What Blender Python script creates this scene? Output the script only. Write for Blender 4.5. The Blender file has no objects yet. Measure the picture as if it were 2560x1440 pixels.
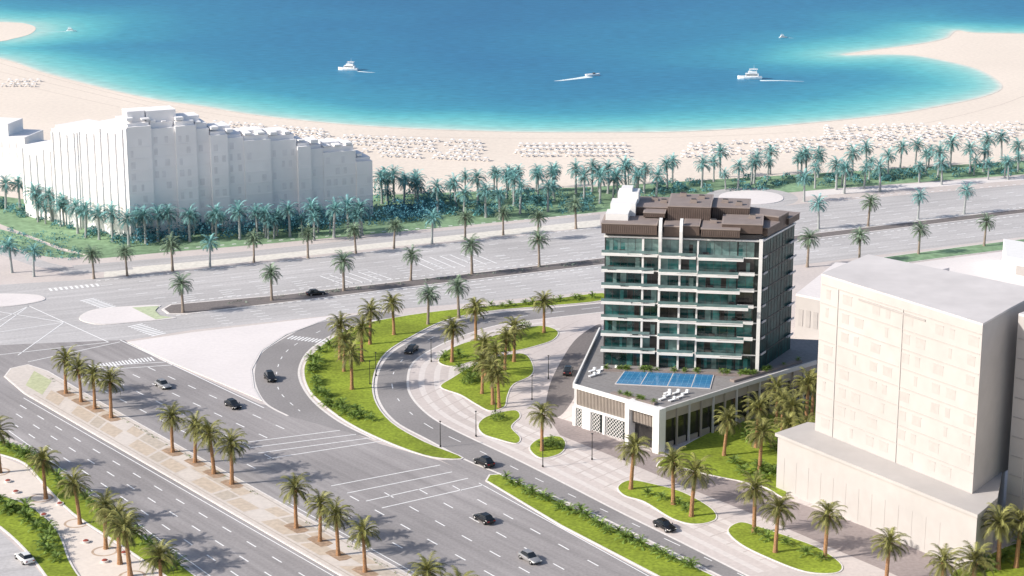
import bpy, bmesh, math, random
from mathutils import Vector, geometry
random.seed(7)
R=random.random
def U(a,b): return a+(b-a)*random.random()
# ---------------- survey geometry -----------------
F=5000.0; CH=134.0; P=math.atan(1337/5000.0)
cp,sp=math.cos(P),math.sin(P)
def G(px,py,z=0.0):
    u=(px-1280)/F; v=(720-py)/F
    dx=u; dy=cp+v*sp; dz=-sp+v*cp
    t=(z-CH)/dz
    return (dx*t,dy*t)
def GL(pts,z=0.0): return [G(a,b,z) for a,b in pts]
scene=bpy.context.scene
COL=scene.collection
_a=G(60,985);_b=G(850,1440); AVE=math.atan2(_b[1]-_a[1],_b[0]-_a[0])
_a=G(200,700);_b=G(2560,460); BLV=math.atan2(_b[1]-_a[1],_b[0]-_a[0])
# ---------------- materials -----------------
def M(name,c,rough=.8,var=.12,scale=1.0,bump=0.0,metal=0.0,spec=.3,big=0.0,bigscale=.02,attr=None,detail=6,streak=None,sk_amt=.12):
    m=bpy.data.materials.new(name); m.use_nodes=True
    nt=m.node_tree; N=nt.nodes; L=nt.links
    b=N['Principled BSDF']
    b.inputs['Roughness'].default_value=rough
    b.inputs['Metallic'].default_value=metal
    b.inputs['Specular IOR Level'].default_value=spec
    geo=N.new('ShaderNodeNewGeometry')
    nz=N.new('ShaderNodeTexNoise'); nz.inputs['Scale'].default_value=scale; nz.inputs['Detail'].default_value=detail
    L.new(geo.outputs['Position'],nz.inputs['Vector'])
    mr=N.new('ShaderNodeMapRange'); mr.inputs[1].default_value=.3; mr.inputs[2].default_value=.7
    mr.inputs[3].default_value=1-var; mr.inputs[4].default_value=1+var
    L.new(nz.outputs['Fac'],mr.inputs[0])
    cur=mr.outputs[0]
    def mulin(o):
        nonlocal cur
        mm=N.new('ShaderNodeMath'); mm.operation='MULTIPLY'; L.new(cur,mm.inputs[0]); L.new(o,mm.inputs[1]); cur=mm.outputs[0]
    if big>0:
        n2=N.new('ShaderNodeTexNoise'); n2.inputs['Scale'].default_value=bigscale; n2.inputs['Detail'].default_value=4
        L.new(geo.outputs['Position'],n2.inputs['Vector'])
        m2=N.new('ShaderNodeMapRange'); m2.inputs[1].default_value=.3; m2.inputs[2].default_value=.7
        m2.inputs[3].default_value=1-big; m2.inputs[4].default_value=1+big
        L.new(n2.outputs['Fac'],m2.inputs[0]); mulin(m2.outputs[0])
    if streak is not None:
        r=N.new('ShaderNodeMapping'); r.vector_type='POINT'; r.inputs['Rotation'].default_value=(0,0,-streak); L.new(geo.outputs['Position'],r.inputs[0])
        s=N.new('ShaderNodeMapping'); s.inputs['Scale'].default_value=(.012,.55,.1); L.new(r.outputs[0],s.inputs[0])
        n4=N.new('ShaderNodeTexNoise'); n4.inputs['Scale'].default_value=1; n4.inputs['Detail'].default_value=3; L.new(s.outputs[0],n4.inputs['Vector'])
        m4=N.new('ShaderNodeMapRange'); m4.inputs[1].default_value=.3; m4.inputs[2].default_value=.7; m4.inputs[3].default_value=1-sk_amt; m4.inputs[4].default_value=1+sk_amt
        L.new(n4.outputs['Fac'],m4.inputs[0]); mulin(m4.outputs[0])
    if attr:
        at=N.new('ShaderNodeAttribute'); at.attribute_name=attr; mulin(at.outputs['Fac'])
    vm=N.new('ShaderNodeVectorMath'); vm.operation='SCALE'; vm.inputs[0].default_value=c[:3]
    L.new(cur,vm.inputs['Scale']); L.new(vm.outputs[0],b.inputs['Base Color'])
    if bump>0:
        bp=N.new('ShaderNodeBump'); bp.inputs['Strength'].default_value=bump; bp.inputs['Distance'].default_value=.05
        L.new(nz.outputs['Fac'],bp.inputs['Height']); L.new(bp.outputs[0],b.inputs['Normal'])
    return m
sand=M('sand',(.76,.675,.59),.95,.06,.6,.3,big=.05,bigscale=.012)
paving=M('paving',(.60,.54,.515),.8,.07,1.2,big=.07,bigscale=.06)
paveband=M('paving_band',(.69,.64,.615),.8,.06,1.2)
pavelight=M('light_paving',(.75,.705,.695),.8,.04,1.2,big=.05,bigscale=.05)
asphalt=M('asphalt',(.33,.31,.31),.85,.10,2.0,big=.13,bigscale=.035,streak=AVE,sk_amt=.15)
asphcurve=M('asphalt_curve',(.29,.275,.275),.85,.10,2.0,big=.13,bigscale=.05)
asphalt2=M('asphalt_far_haze',(.49,.475,.475),.85,.10,1.5,big=.12,bigscale=.03,streak=BLV)  # paler copy of the asphalt, distance haze put into its colour
asphdark=M('asphalt_dark',(.19,.17,.165),.85,.15,2.0,big=.12)
drive=M('driveway_paving',(.33,.28,.27),.85,.12,1.5,big=.12,bigscale=.06)
white=M('road_paint',(.86,.86,.86),.6,.12,2.5)
kerbm=M('kerb_stone',(.76,.72,.69),.8,.1,1.5)
grass=M('grass',(.23,.295,.03),.9,.3,1.6,.5,big=.25,bigscale=.09)
grassfar=M('grass_far_haze',(.22,.34,.20),.9,.25,.5,.3,big=.25,bigscale=.04)  # bluer, paler grass: aerial haze mixed into the green
soil=M('soil_bed',(.50,.38,.29),.95,.25,1.5,.4,big=.15,bigscale=.2)
stucco=M('white_stucco',(.80,.79,.78),.6,.03,1.0)
ivory=M('ivory_render',(.485,.46,.445),.8,.03,.4,big=.06,bigscale=.05)  # ivory tone, with milky haze over the office block painted in
ivoryroof=M('pale_roof',(.62,.59,.585),.8,.05,.3,big=.07,bigscale=.06)
haze=M('haze_pale_render',(.86,.845,.845),.85,.03,.2,big=.05,bigscale=.04)  # near-white because haze over the hotel is painted into the wall
hazewin=M('haze_pale_window',(.77,.755,.765),.6,.08,.5)  # window tone faded towards the wall to paint haze
hazewinb=M('haze_beige_window',(.70,.65,.61),.5,.1,.5)  # beige slits lightened, haze painted into their colour
brown=M('bronze_cladding',(.12,.088,.075),.5,.15,.8)
brownroof=M('brown_roof',(.27,.225,.21),.7,.08,.5)
brownedge=M('bronze_edge',(.33,.275,.25),.6,.06,.5)
slatbrown=M('bronze_slat',(.19,.145,.125),.5,.1,.8)
deck=M('grey_deck',(.25,.24,.24),.8,.12,1.5)
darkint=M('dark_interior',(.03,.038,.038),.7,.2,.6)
slat=M('dark_slat',(.08,.075,.075),.5,.1,1)
beige=M('beige_wall',(.40,.35,.31),.8,.08,.6)
glassA=M('glass_teal_dark',(.010,.045,.045),.05,.6,.5,spec=.9,detail=3)
glassB=M('glass_teal',(.035,.135,.13),.05,.6,.5,spec=.9,detail=3)
glassC=M('glass_curtain',(.14,.23,.22),.15,.35,.6,spec=.6,detail=3)
glassN=M('glass_neutral_dark',(.035,.033,.032),.08,.4,.5,spec=.6,detail=3)
glassS=M('glass_side_teal',(.018,.062,.06),.35,.5,.4,spec=.15,detail=3)
railg=M('rail_glass',(.12,.20,.20),.05,.3,.5,spec=.9)
poolm=M('pool_water',(.04,.20,.40),.15,.12,1.0,spec=.5)
trunkm=M('palm_trunk',(.34,.19,.10),.9,.4,6,.5)
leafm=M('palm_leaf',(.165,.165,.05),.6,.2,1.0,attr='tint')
trunkf=M('palm_trunk_far_haze',(.34,.36,.36),.9,.2,4)  # trunk greyed, standing in for haze with distance
leaff=M('palm_leaf_far_haze',(.135,.29,.285),.8,.2,1.0,attr='tint')  # blue-green tint paints distance haze into the crowns
trunkmid=M('palm_trunk_mid_haze',(.28,.23,.19),.9,.2,4)  # trunk partly greyed, a lighter dose of painted haze
leafmid=M('palm_leaf_mid_haze',(.14,.20,.135),.7,.2,1.0,attr='tint')  # slightly teal leaf, some distance haze painted in
shrubm=M('shrub_leaf',(.13,.20,.04),.6,.2,1.0,attr='tint')
shrubfar=M('shrub_leaf_far_haze',(.105,.27,.28),.85,.2,.5,attr='tint')  # blue haze of distance is part of this leaf colour
shrubteal=M('shrub_leaf_shade_tint',(.075,.225,.29),.85,.2,.5,attr='tint')  # deep blue-green paints the hazy shade below the hotel into the leaves
metal=M('dark_metal',(.04,.04,.04),.4,.1,2,metal=.3)
tyrem=M('tyre_rubber',(.02,.02,.02),.8,.1,3)
rimm=M('wheel_rim',(.45,.45,.46),.3,.05,3,metal=.8)
carglass=M('car_glass',(.02,.025,.03),.05,.1,1,spec=.8)
carpaint={'black':M('black_car_paint',(.012,.012,.014),.2,.05,1,spec=.6),
 'silver':M('silver_car_paint',(.35,.35,.36),.3,.05,1,metal=.3,spec=.6),
 'white':M('white_car_paint',(.75,.75,.75),.25,.03,1,spec=.6)}
lampw=M('lamp_lens',(.8,.8,.75),.2,.02,1)
lampr=M('tail_lens',(.35,.02,.02),.2,.02,1)
boatw=M('boat_gelcoat',(.88,.89,.9),.25,.02,1,spec=.5)
canvas=M('parasol_canvas',(.80,.79,.79),.9,.2,.2)
parleg=M('parasol_pole',(.45,.44,.44),.7,.1,1)
foam=M('foam',(.75,.85,.88),.7,.15,1.5)
redm=M('red_flowers',(.30,.07,.05),.8,.3,3)

# ---------------- mesh helpers -----------------
class MB:
    def __init__(s): s.v=[];s.f=[];s.m=[];s.t=None
    def face(s,pts,mi=0):
        i=len(s.v); s.v+=[tuple(p) for p in pts]; s.f.append(tuple(range(i,i+len(pts)))); s.m.append(mi)
    def hexa(s,q,z0,z1,mi=0):
        i=len(s.v); n=len(q)
        s.v+=[(x,y,z0) for x,y in q]+[(x,y,z1) for x,y in q]
        a=sum(q[k][0]*q[(k+1)%n][1]-q[(k+1)%n][0]*q[k][1] for k in range(n))
        idx=list(range(n)) if a>0 else list(range(n))[::-1]
        s.f.append(tuple(i+n+k for k in idx)); s.m.append(mi)
        s.f.append(tuple(i+k for k in idx[::-1])); s.m.append(mi)
        for k in range(n):
            a0=idx[k];a1=idx[(k+1)%n]
            s.f.append((i+a0,i+a1,i+n+a1,i+n+a0)); s.m.append(mi)
    def box(s,fr,s0,s1,n0,n1,z0,z1,mi=0):
        s.hexa([fr(s0,n0),fr(s1,n0),fr(s1,n1),fr(s0,n1)],z0,z1,mi)
    def cyl(s,x,y,z0,z1,r0,r1,n=8,mi=0,axis='z'):
        i=len(s.v)
        for (z,r) in ((z0,r0),(z1,r1)):
            for k in range(n):
                a=2*math.pi*k/n
                if axis=='z': s.v.append((x+r*math.cos(a),y+r*math.sin(a),z))
                else: s.v.append((x+r*math.cos(a),z,y+r*math.sin(a)))
        for k in range(n):
            s.f.append((i+k,i+(k+1)%n,i+n+(k+1)%n,i+n+k)); s.m.append(mi)
        s.f.append(tuple(i+n+k for k in range(n))); s.m.append(mi)
        s.f.append(tuple(i+k for k in range(n))[::-1]); s.m.append(mi)
    def mesh(s,name,mats):
        me=bpy.data.meshes.new(name); me.from_pydata(s.v,[],s.f)
        for m in mats: me.materials.append(m)
        me.polygons.foreach_set('material_index',s.m)
        if s.t is not None:
            at=me.attributes.new('tint','FLOAT','POINT'); at.data.foreach_set('value',s.t)
        me.update(); return me
    def obj(s,name,mats,parent=None,loc=None):
        if not isinstance(mats,(list,tuple)): mats=[mats]
        return O(name,s.mesh(name,mats),parent,loc)
def O(name,me,parent=None,loc=None,rot=0,sc=1):
    o=bpy.data.objects.new(name,me); COL.objects.link(o)
    if parent: o.parent=parent
    if loc: o.location=loc
    o.rotation_euler=(0,0,rot); o.scale=(sc,sc,sc)
    return o
def TOP(o,label,cat,group=None):
    o['label']=label; o['category']=cat
    if group: o['group']=group
    return o
def STR(o): o['kind']='structure'; return o
def empty(name,loc=(0,0,0),rot=0,sc=1): return O(name,None,None,loc,rot,sc)
def frame(p0,p1):
    e=Vector((p1[0]-p0[0],p1[1]-p0[1])); Ln=e.length; e/=Ln
    o=(e.y,-e.x)
    def f(s,n): return (p0[0]+e.x*s+o[0]*n, p0[1]+e.y*s+o[1]*n)
    return f,Ln
def catm(p,closed=True,k=6):
    out=[];n=len(p)
    rng=range(n) if closed else range(n-1)
    for i in rng:
        if closed: a,b,c,d=p[(i-1)%n],p[i],p[(i+1)%n],p[(i+2)%n]
        else: a,b,c,d=p[max(i-1,0)],p[i],p[i+1],p[min(i+2,n-1)]
        for j in range(k):
            t=j/k
            out.append(tuple(.5*((2*b[q])+(-a[q]+c[q])*t+(2*a[q]-5*b[q]+4*c[q]-d[q])*t*t+(-a[q]+3*b[q]-3*c[q]+d[q])*t**3) for q in (0,1)))
    if not closed: out.append(tuple(p[-1]))
    return out
def area(p): return .5*sum(p[k][0]*p[(k+1)%len(p)][1]-p[(k+1)%len(p)][0]*p[k][1] for k in range(len(p)))
def inset(p,d):
    if area(p)<0: p=p[::-1]
    n=len(p); out=[]
    for i in range(n):
        a=Vector(p[i-1]);b=Vector(p[i]);c=Vector(p[(i+1)%n])
        u=(b-a); v=(c-b)
        if u.length<1e-6 or v.length<1e-6: out.append(p[i]); continue
        u.normalize(); v.normalize()
        n1=Vector((-u.y,u.x)); n2=Vector((-v.y,v.x)); m=n1+n2
        if m.length<.2: m=n1
        m.normalize(); k=min(1/max(m.dot(n1),.5),2)
        out.append((b.x+m.x*d*k,b.y+m.y*d*k))
    return out
def sheet(name,pts,z,mat,smooth=False):
    w=GL(pts)
    if smooth: w=catm(w)
    if area(w)<0: w=w[::-1]
    b=MB(); b.face([(x,y,z) for x,y in w]); return STR(b.obj(name,mat))
def island(name,pts,mat,smooth=True,kerb=.35,h=.12,base=.03,k=6,kmat=None):
    w=GL(pts)
    if smooth: w=catm(w,k=k)
    if area(w)<0: w=w[::-1]
    b=MB(); b.hexa(w,base,base+h); STR(b.obj('kerb',kmat or kerbm))
    b=MB(); b.face([(x,y,base+h+.02) for x,y in inset(w,kerb)]); return STR(b.obj(name,mat))
def strip(b,pts,w,z,mi=0):
    n=len(pts)
    L=[];Rr=[]
    for i in range(n):
        a=Vector(pts[max(i-1,0)]);c=Vector(pts[min(i+1,n-1)]); d=(c-a)
        if d.length<1e-6: d=Vector((1,0))
        d.normalize(); nn=Vector((-d.y,d.x))*w/2; p=Vector(pts[i])
        L.append((p.x+nn.x,p.y+nn.y,z)); Rr.append((p.x-nn.x,p.y-nn.y,z))
    for i in range(n-1): b.face([Rr[i],Rr[i+1],L[i+1],L[i]],mi)
def dashes(b,p0,p1,dash,gap,w,z,skip=None):
    a=Vector(p0);c=Vector(p1);L=(c-a).length;d=(c-a)/L
    s=0
    while s+dash<L:
        q=a+d*s; r=a+d*(s+dash)
        strip(b,[tuple(q),tuple(r)],w,z); s+=dash+gap
def lerp(a,b,t): return (a[0]+(b[0]-a[0])*t,a[1]+(b[1]-a[1])*t)

# ---------------- ground & sea -----------------
b=MB(); b.face([(-9000,-600,0),(9000,-600,0),(9000,12000,0),(-9000,12000,0)]); STR(b.obj('ground',sand))
shore_px=[(-1500,-60),(-600,60),(-200,112),(0,147),(100,180),(200,207),(300,232),(400,252),(500,266),(600,283),(700,296),(850,311),(1000,321),(1150,327),(1300,331),(1500,332),(1700,330),(1900,319),(2100,301),(2250,284),(2350,266),(2450,245),(2505,222),(2490,197),(2440,171),(2360,151),(2280,138),(2200,136),(2112,137),(2180,126),(2260,116),(2330,105),(2370,94),(2392,77),(2430,82),(2560,85),(3200,100),(4500,60)]
shore=catm(GL(shore_px),closed=False,k=6)
bar_px=[(-300,20),(-100,42),(0,55),(55,58),(85,66),(88,76),(70,88),(30,98),(0,104),(-100,112),(-300,110)]
bar=catm(GL(bar_px),k=4)
outer=[(5000,1500),(8500,4000),(8500,11500),(-8500,11500),(-8500,4000),(-3000,1500)]
loop=shore+outer
pts=[Vector(p) for p in loop]; nb=len(pts)
extra=[]
yy=640
while yy<1500:
    st=9+(yy-640)*.012
    xx=-380
    while xx<420: extra.append((xx+U(-1,1),yy+U(-1,1))); xx+=st
    yy+=st
for k in range(25):
    for j in range(-20,21): extra.append((j*400+U(-20,20),1500+k*k*16+U(-5,5)))
pts+= [Vector(p) for p in extra]
res=geometry.delaunay_2d_cdt(pts,[],[list(range(nb))],1,1e-4)
vs,fs=res[0],res[2]
segs=[(shore[i],shore[i+1]) for i in range(0,len(shore)-1)]+[(bar[i],bar[(i+1)%len(bar)]) for i in range(len(bar))]
def sdist(p):
    m=1e9
    px_,py_=p
    for (a,c) in segs:
        dx=c[0]-a[0];dy=c[1]-a[1];l=dx*dx+dy*dy
        if l<1e-9: continue
        t=max(0,min(1,((px_-a[0])*dx+(py_-a[1])*dy)/l))
        ex=px_-a[0]-t*dx;ey=py_-a[1]-t*dy
        d=ex*ex+ey*ey
        if d<m:m=d
    return math.sqrt(m)
me=bpy.data.meshes.new('sea'); me.from_pydata([(v.x,v.y,.06) for v in vs],[],fs)
at=me.attributes.new('shore','FLOAT','POINT'); at.data.foreach_set('value',[sdist(v) if abs(v.x)<900 and v.y<2500 else 900.0 for v in vs])
for p in me.polygons:
    if p.normal.z<0: p.flip()
seam=bpy.data.materials.new('sea_water'); seam.use_nodes=True
nt=seam.node_tree;N=nt.nodes;L=nt.links;bs=N['Principled BSDF']
a_=N.new('ShaderNodeAttribute');a_.attribute_name='shore'
geo=N.new('ShaderNodeNewGeometry')
nz=N.new('ShaderNodeTexNoise');nz.inputs['Scale'].default_value=.012;nz.inputs['Detail'].default_value=3
L.new(geo.outputs['Position'],nz.inputs['Vector'])
ma=N.new('ShaderNodeMath');ma.operation='MULTIPLY_ADD';ma.inputs[1].default_value=1.0;ma.inputs[2].default_value=.5
L.new(nz.outputs['Fac'],ma.inputs[0])
mu=N.new('ShaderNodeMath');mu.operation='MULTIPLY';L.new(a_.outputs['Fac'],mu.inputs[0]);L.new(ma.outputs[0],mu.inputs[1])
mp=N.new('ShaderNodeMath');mp.operation='DIVIDE';mp.inputs[1].default_value=420;L.new(mu.outputs[0],mp.inputs[0])
pw=N.new('ShaderNodeMath');pw.operation='POWER';pw.inputs[1].default_value=.5;L.new(mp.outputs[0],pw.inputs[0])
cr=N.new('ShaderNodeValToRGB');L.new(pw.outputs[0],cr.inputs[0])
e=cr.color_ramp.elements
e[0].position=0;e[0].color=(.78,.70,.62,1);e[1].position=1;e[1].color=(.020,.115,.255,1)
for p_,c_ in ((.05,(.68,.72,.65)),(.09,(.42,.66,.61)),(.17,(.22,.58,.57)),(.25,(.11,.46,.51)),(.33,(.055,.31,.43)),(.45,(.038,.225,.375)),(.62,(.032,.185,.345)),(.82,(.026,.15,.305))):
    q=e.new(p_);q.color=(*c_,1)
mpv=N.new('ShaderNodeMapping');mpv.inputs['Scale'].default_value=(.16,.5,1);L.new(geo.outputs['Position'],mpv.inputs[0])
n3=N.new('ShaderNodeTexNoise');n3.inputs['Scale'].default_value=1.0;n3.inputs['Detail'].default_value=7;L.new(mpv.outputs[0],n3.inputs['Vector'])
mr=N.new('ShaderNodeMapRange');mr.inputs[1].default_value=.3;mr.inputs[2].default_value=.7;mr.inputs[3].default_value=.84;mr.inputs[4].default_value=1.16;L.new(n3.outputs['Fac'],mr.inputs[0])
vm=N.new('ShaderNodeVectorMath');vm.operation='SCALE';L.new(cr.outputs[0],vm.inputs[0]);L.new(mr.outputs[0],vm.inputs['Scale'])
L.new(vm.outputs[0],bs.inputs['Base Color']);bs.inputs['Roughness'].default_value=.45;bs.inputs['Specular IOR Level'].default_value=.25
bp=N.new('ShaderNodeBump');bp.inputs['Strength'].default_value=.5;bp.inputs['Distance'].default_value=.4;L.new(n3.outputs['Fac'],bp.inputs['Height']);L.new(bp.outputs[0],bs.inputs['Normal'])
me.materials.append(seam)
STR(O('sea',me))
b=MB(); b.face([(x,y,.12) for x,y in (bar if area(bar)>0 else bar[::-1])]); STR(b.obj('sandbar',sand))
b=MB()
trk=M('sand_track',(.62,.54,.47),.95,.1,1)
for q in [[(0,158),(150,200),(330,245),(520,282),(650,300)],[(-50,168),(140,212),(330,256),(520,296)],[(-50,186),(120,228),(300,268)],[(2100,330),(2300,310),(2480,268),(2560,240)],[(900,338),(1300,346),(1700,343),(2000,330)]]:
    strip(b,catm(GL(q),False),.5,.012)
STR(b.obj('sand_track',trk))

# ---------------- pavements & roads -----------------
sheet('pavement',[(-300,600),(0,560),(200,640),(420,628),(900,588),(1500,530),(2050,470),(2560,436),(2900,410),(3300,560),(3300,1750),(-300,1750)],.006,paving)
sheet('lawn',[(-300,520),(-60,560),(60,590),(150,625),(215,640),(120,642),(0,612),(-200,572)],.0085,grassfar,True)
bl_up=[(-300,735),(0,712),(200,700),(700,653),(1300,590),(1500,566),(2000,510),(2560,462),(2900,432)]
bl_lo=[(2900,552),(2560,592),(2000,662),(1500,727),(1150,760),(960,775),(860,785),(480,825),(310,852),(200,880),(90,912),(0,935),(-300,990)]
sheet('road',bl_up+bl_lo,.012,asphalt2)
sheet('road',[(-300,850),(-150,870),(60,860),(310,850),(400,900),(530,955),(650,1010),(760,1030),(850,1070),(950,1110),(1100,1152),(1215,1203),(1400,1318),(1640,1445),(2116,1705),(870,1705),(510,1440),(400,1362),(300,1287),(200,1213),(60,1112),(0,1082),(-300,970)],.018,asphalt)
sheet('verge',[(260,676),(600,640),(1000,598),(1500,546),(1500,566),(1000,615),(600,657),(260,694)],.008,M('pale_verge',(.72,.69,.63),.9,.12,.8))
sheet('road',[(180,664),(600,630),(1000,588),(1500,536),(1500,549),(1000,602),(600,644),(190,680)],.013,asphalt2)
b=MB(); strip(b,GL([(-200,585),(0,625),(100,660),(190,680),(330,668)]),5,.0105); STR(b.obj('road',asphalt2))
slip_o=catm(GL([(960,778),(860,792),(770,815),(700,850),(650,885),(634,930),(642,975),(668,1012),(720,1040)]),False)
slip_i=catm(GL([(1010,792),(900,808),(830,838),(775,875),(750,915),(752,955),(785,1005),(850,1055),(940,1100)]),False)
w=slip_o+slip_i[::-1]
b=MB(); b.face([(x,y,.022) for x,y in (w if area(w)>0 else w[::-1])]); STR(b.obj('road',asphcurve))
island('traffic_island',[(318,856),(480,832),(700,806),(858,787),(800,806),(715,838),(655,878),(630,925),(636,970),(655,1003),(560,962),(430,908)],pavelight,smooth=False,base=.024,h=.1)
in_o=[(1510,757),(1350,772),(1220,785),(1120,808),(1040,845),(975,885),(944,935),(944,995),(985,1052),(1070,1100),(1165,1150),(1250,1185),(1400,1248),(1500,1292),(1650,1365),(1800,1440),(2100,1590)]
in_i=[(1510,780),(1360,797),(1250,812),(1160,838),(1090,868),(1035,905),(1020,945),(1028,990),(1075,1040),(1150,1082),(1280,1143),(1400,1203),(1560,1285),(1700,1354),(1870,1440),(2180,1595)]
wo=catm(GL(in_o),False); wi=catm(GL(in_i),False); w=wo+wi[::-1]
b=MB(); b.face([(x,y,.026) for x,y in (w if area(w)>0 else w[::-1])]); STR(b.obj('road',asphcurve))
sheet('road',[(1100,1150),(1165,1148),(1260,1180),(1235,1192),(1212,1206)],.0225,asphalt)
b=MB()
for wl in (wo,wi,slip_o,slip_i): strip(b,wl,.55,.030)
STR(b.obj('kerb_line',kerbm))
sheet('driveway',[(1478,820),(1503,812),(1495,850),(1455,920),(1440,985),(1400,1040),(1366,1030),(1375,960),(1410,890),(1440,848)],.0125,asphdark,True)
sheet('driveway',[(1366,1036),(1440,1058),(1560,1108),(1700,1152),(1960,1245),(2200,1330),(2440,1435),(2700,1540),(2600,1580),(2350,1485),(2150,1400),(1900,1292),(1700,1212),(1560,1152),(1400,1088)],.0115,drive)
for j,off in enumerate((3.0,6.4,9.6,12.6)):
    b=MB(); q=[]
    for i in range(6,len(wi)-6):
        a=Vector(wi[i-1]);c=Vector(wi[i+1]);d=(c-a).normalized(); nn=Vector((-d.y,d.x)); q.append((wi[i][0]+nn.x*off,wi[i][1]+nn.y*off))
    strip(b,q,1.3,.0075+.0006*j); STR(b.obj('paving_band',paveband))
b=MB()
for k in range(26):
    t=k/25
    strip(b,[lerp(G(1040,1000),G(1900,1400),t),lerp(G(1450,800),G(2300,1290),t)],.3,.0103)
STR(b.obj('paving_joint',M('joint',(.53,.47,.445),.9,.1,1)))
island('median',[(10,942),(25,922),(70,912),(120,928),(250,1004),(640,1222),(1030,1440),(1495,1700),(1300,1700),(850,1440),(460,1215),(250,1095),(60,985)],M('median_paving',(.64,.58,.53),.85,.08,1.2,big=.06),smooth=False,base=.022)
med_a0,med_a1=G(60,985),G(850,1440); med_b0,med_b1=G(100,920),G(1030,1440)
def medf(t,s): return lerp(lerp(med_a0,med_a1,t),lerp(med_b0,med_b1,t),s)
def medq(t0,t1,a=.15,c=.85): return [medf(t0,a),medf(t1,a),medf(t1,c),medf(t0,c)]
bt=MB()
t=.07;k=0
while t<1.35:
    w_=[.05,.035,.06,.03][k%4]
    q=medq(t,t+w_,.2,.52)
    if area(q)<0:q=q[::-1]
    bt.face([(x,y,.166) for x,y in q],[0,1,0,2][k%4])
    q=medq(t,t+w_,.56,.82)
    if area(q)<0:q=q[::-1]
    bt.face([(x,y,.166) for x,y in q],[1,0,2,0][k%4]); t+=w_+.006;k+=1
for q in (medq(-.01,.055,.25,.8),):
    if area(q)<0:q=q[::-1]
    bt.face([(x,y,.166) for x,y in q],3)
STR(bt.obj('planting_bed',[M('bed_sand',(.57,.48,.39),.95,.12,1.2,.3),M('bed_pale',(.66,.60,.55),.9,.06,1.2),M('bed_gravel',(.52,.455,.385),.95,.12,1.2),M('bed_grass',(.50,.52,.33),.95,.15,1.2)]))
b=MB(); nb_=0
for (x,y) in [(165,985),(203,1006),(237,1024),(278,1046),(432,1132),(488,1158),(535,1186),(580,1212),(741,1322),(800,1355),(846,1390),(913,1432),(1068,1540),(1150,1585)]:
    cx,cy=G(x,y); ca,sa=math.cos(AVE),math.sin(AVE)
    q=[(cx+ca*u-sa*v,cy+sa*u+ca*v) for u,v in ((-2.3,-1.3),(2.3,-1.3),(2.7,0),(2.3,1.3),(-2.3,1.3),(-2.7,0))]
    b.face([(px_,py_,.170+.001*nb_) for px_,py_ in q]); nb_+=1
STR(b.obj('planting_bed',M('brown_bed',(.38,.27,.19),.95,.25,1.5,.4,big=.15,bigscale=.3)))
b=MB()
strip(b,[medf(.03,.13),medf(1.33,.13)],.25,.1645); strip(b,[medf(.03,.88),medf(1.33,.88)],.25,.1645)
STR(b.obj('paving_joint',M('median_joint',(.50,.44,.39),.9,.1,1)))
island('median',[(404,774),(425,762),(700,738),(1000,704),(1500,646),(2000,588),(2560,522),(2900,482),(2900,492),(2560,534),(2000,602),(1500,664),(1000,722),(760,752),(470,786),(420,786)],asphdark,smooth=False,base=.016,kerb=.6)
island('traffic_island',[(200,800),(210,784),(250,772),(330,766),(400,764),(385,776),(395,790),(440,796),(340,806),(250,812)],pavelight,base=.016)
sheet('lawn',[(330,770),(398,766),(388,778),(400,790),(430,795),(390,800)],.165,M('pale_grass',(.50,.56,.38),.9,.15,1))
island('pavement',[(-100,742),(0,735),(90,738),(112,750),(60,762),(0,768),(-100,772)],pavelight,base=.016)
island('lawn',[(757,925),(775,890),(830,845),(900,812),(1000,792),(1100,778),(1200,768),(1350,752),(1505,733),(1505,753),(1350,768),(1220,780),(1115,802),(1035,840),(968,882),(938,935),(938,997),(980,1056),(1065,1106),(1160,1146),(1080,1145),(980,1112),(880,1065),(815,1020),(770,975)],grass,k=4)
island('lawn',[(1213,1203),(1222,1188),(1250,1186),(1400,1255),(1500,1302),(1650,1374),(1800,1448),(2100,1600),(2000,1640),(1640,1440),(1400,1315),(1300,1255)],grass,smooth=False)
beds_px=[
[(1095,905),(1112,880),(1160,858),(1215,845),(1280,828),(1350,815),(1395,828),(1385,850),(1340,866),(1290,878),(1240,885),(1180,905),(1130,917)],
[(1100,968),(1130,945),(1180,915),(1240,893),(1310,885),(1334,915),(1328,940),(1285,962),(1270,990),(1262,1018),(1225,1028),(1190,1012),(1150,988)],
[(1194,1062),(1220,1040),(1285,1026),(1302,1042),(1280,1068),(1302,1095),(1290,1110),(1240,1098),(1205,1085)],
[(1322,1120),(1350,1096),(1400,1092),(1416,1112),(1400,1136),(1350,1146)],
[(1543,1218),(1575,1201),(1640,1212),(1710,1232),(1780,1272),(1790,1300),(1740,1312),(1680,1298),(1610,1256),(1560,1240)],
[(1818,1326),(1850,1306),(1900,1318),(1980,1345),(2050,1372),(2105,1412),(2090,1434),(2010,1430),(1910,1392),(1845,1358)],
[(1640,1165),(1700,1120),(1800,1070),(1900,1040),(2040,990),(2040,1080),(1960,1110),(1968,1240),(1900,1215),(1780,1190),(1700,1170)],
[(2380,1450),(2440,1405),(2560,1352),(2800,1300),(2900,1500),(2600,1560)]]
for q in beds_px: island('lawn',q,grass,base=.0135,h=.1,kerb=.25)
island('lawn',[(2080,668),(2200,645),(2400,618),(2560,598),(2900,560),(2900,572),(2560,620),(2400,640),(2250,660),(2150,676)],grassfar,smooth=False,base=.012)
sheet('pavement',[(2080,680),(2250,662),(2560,622),(2900,580),(2900,900),(2000,900)],.0095,pavelight)
sheet('lawn',[(-300,450),(60,498),(300,535),(940,488),(1200,478),(1500,466),(1800,448),(2560,402),(2900,385),(2900,412),(2560,436),(2050,474),(1780,500),(1500,530),(1200,560),(900,588),(640,612),(400,632),(250,646),(150,618),(0,560),(-300,500)],.0098,grassfar)
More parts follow.
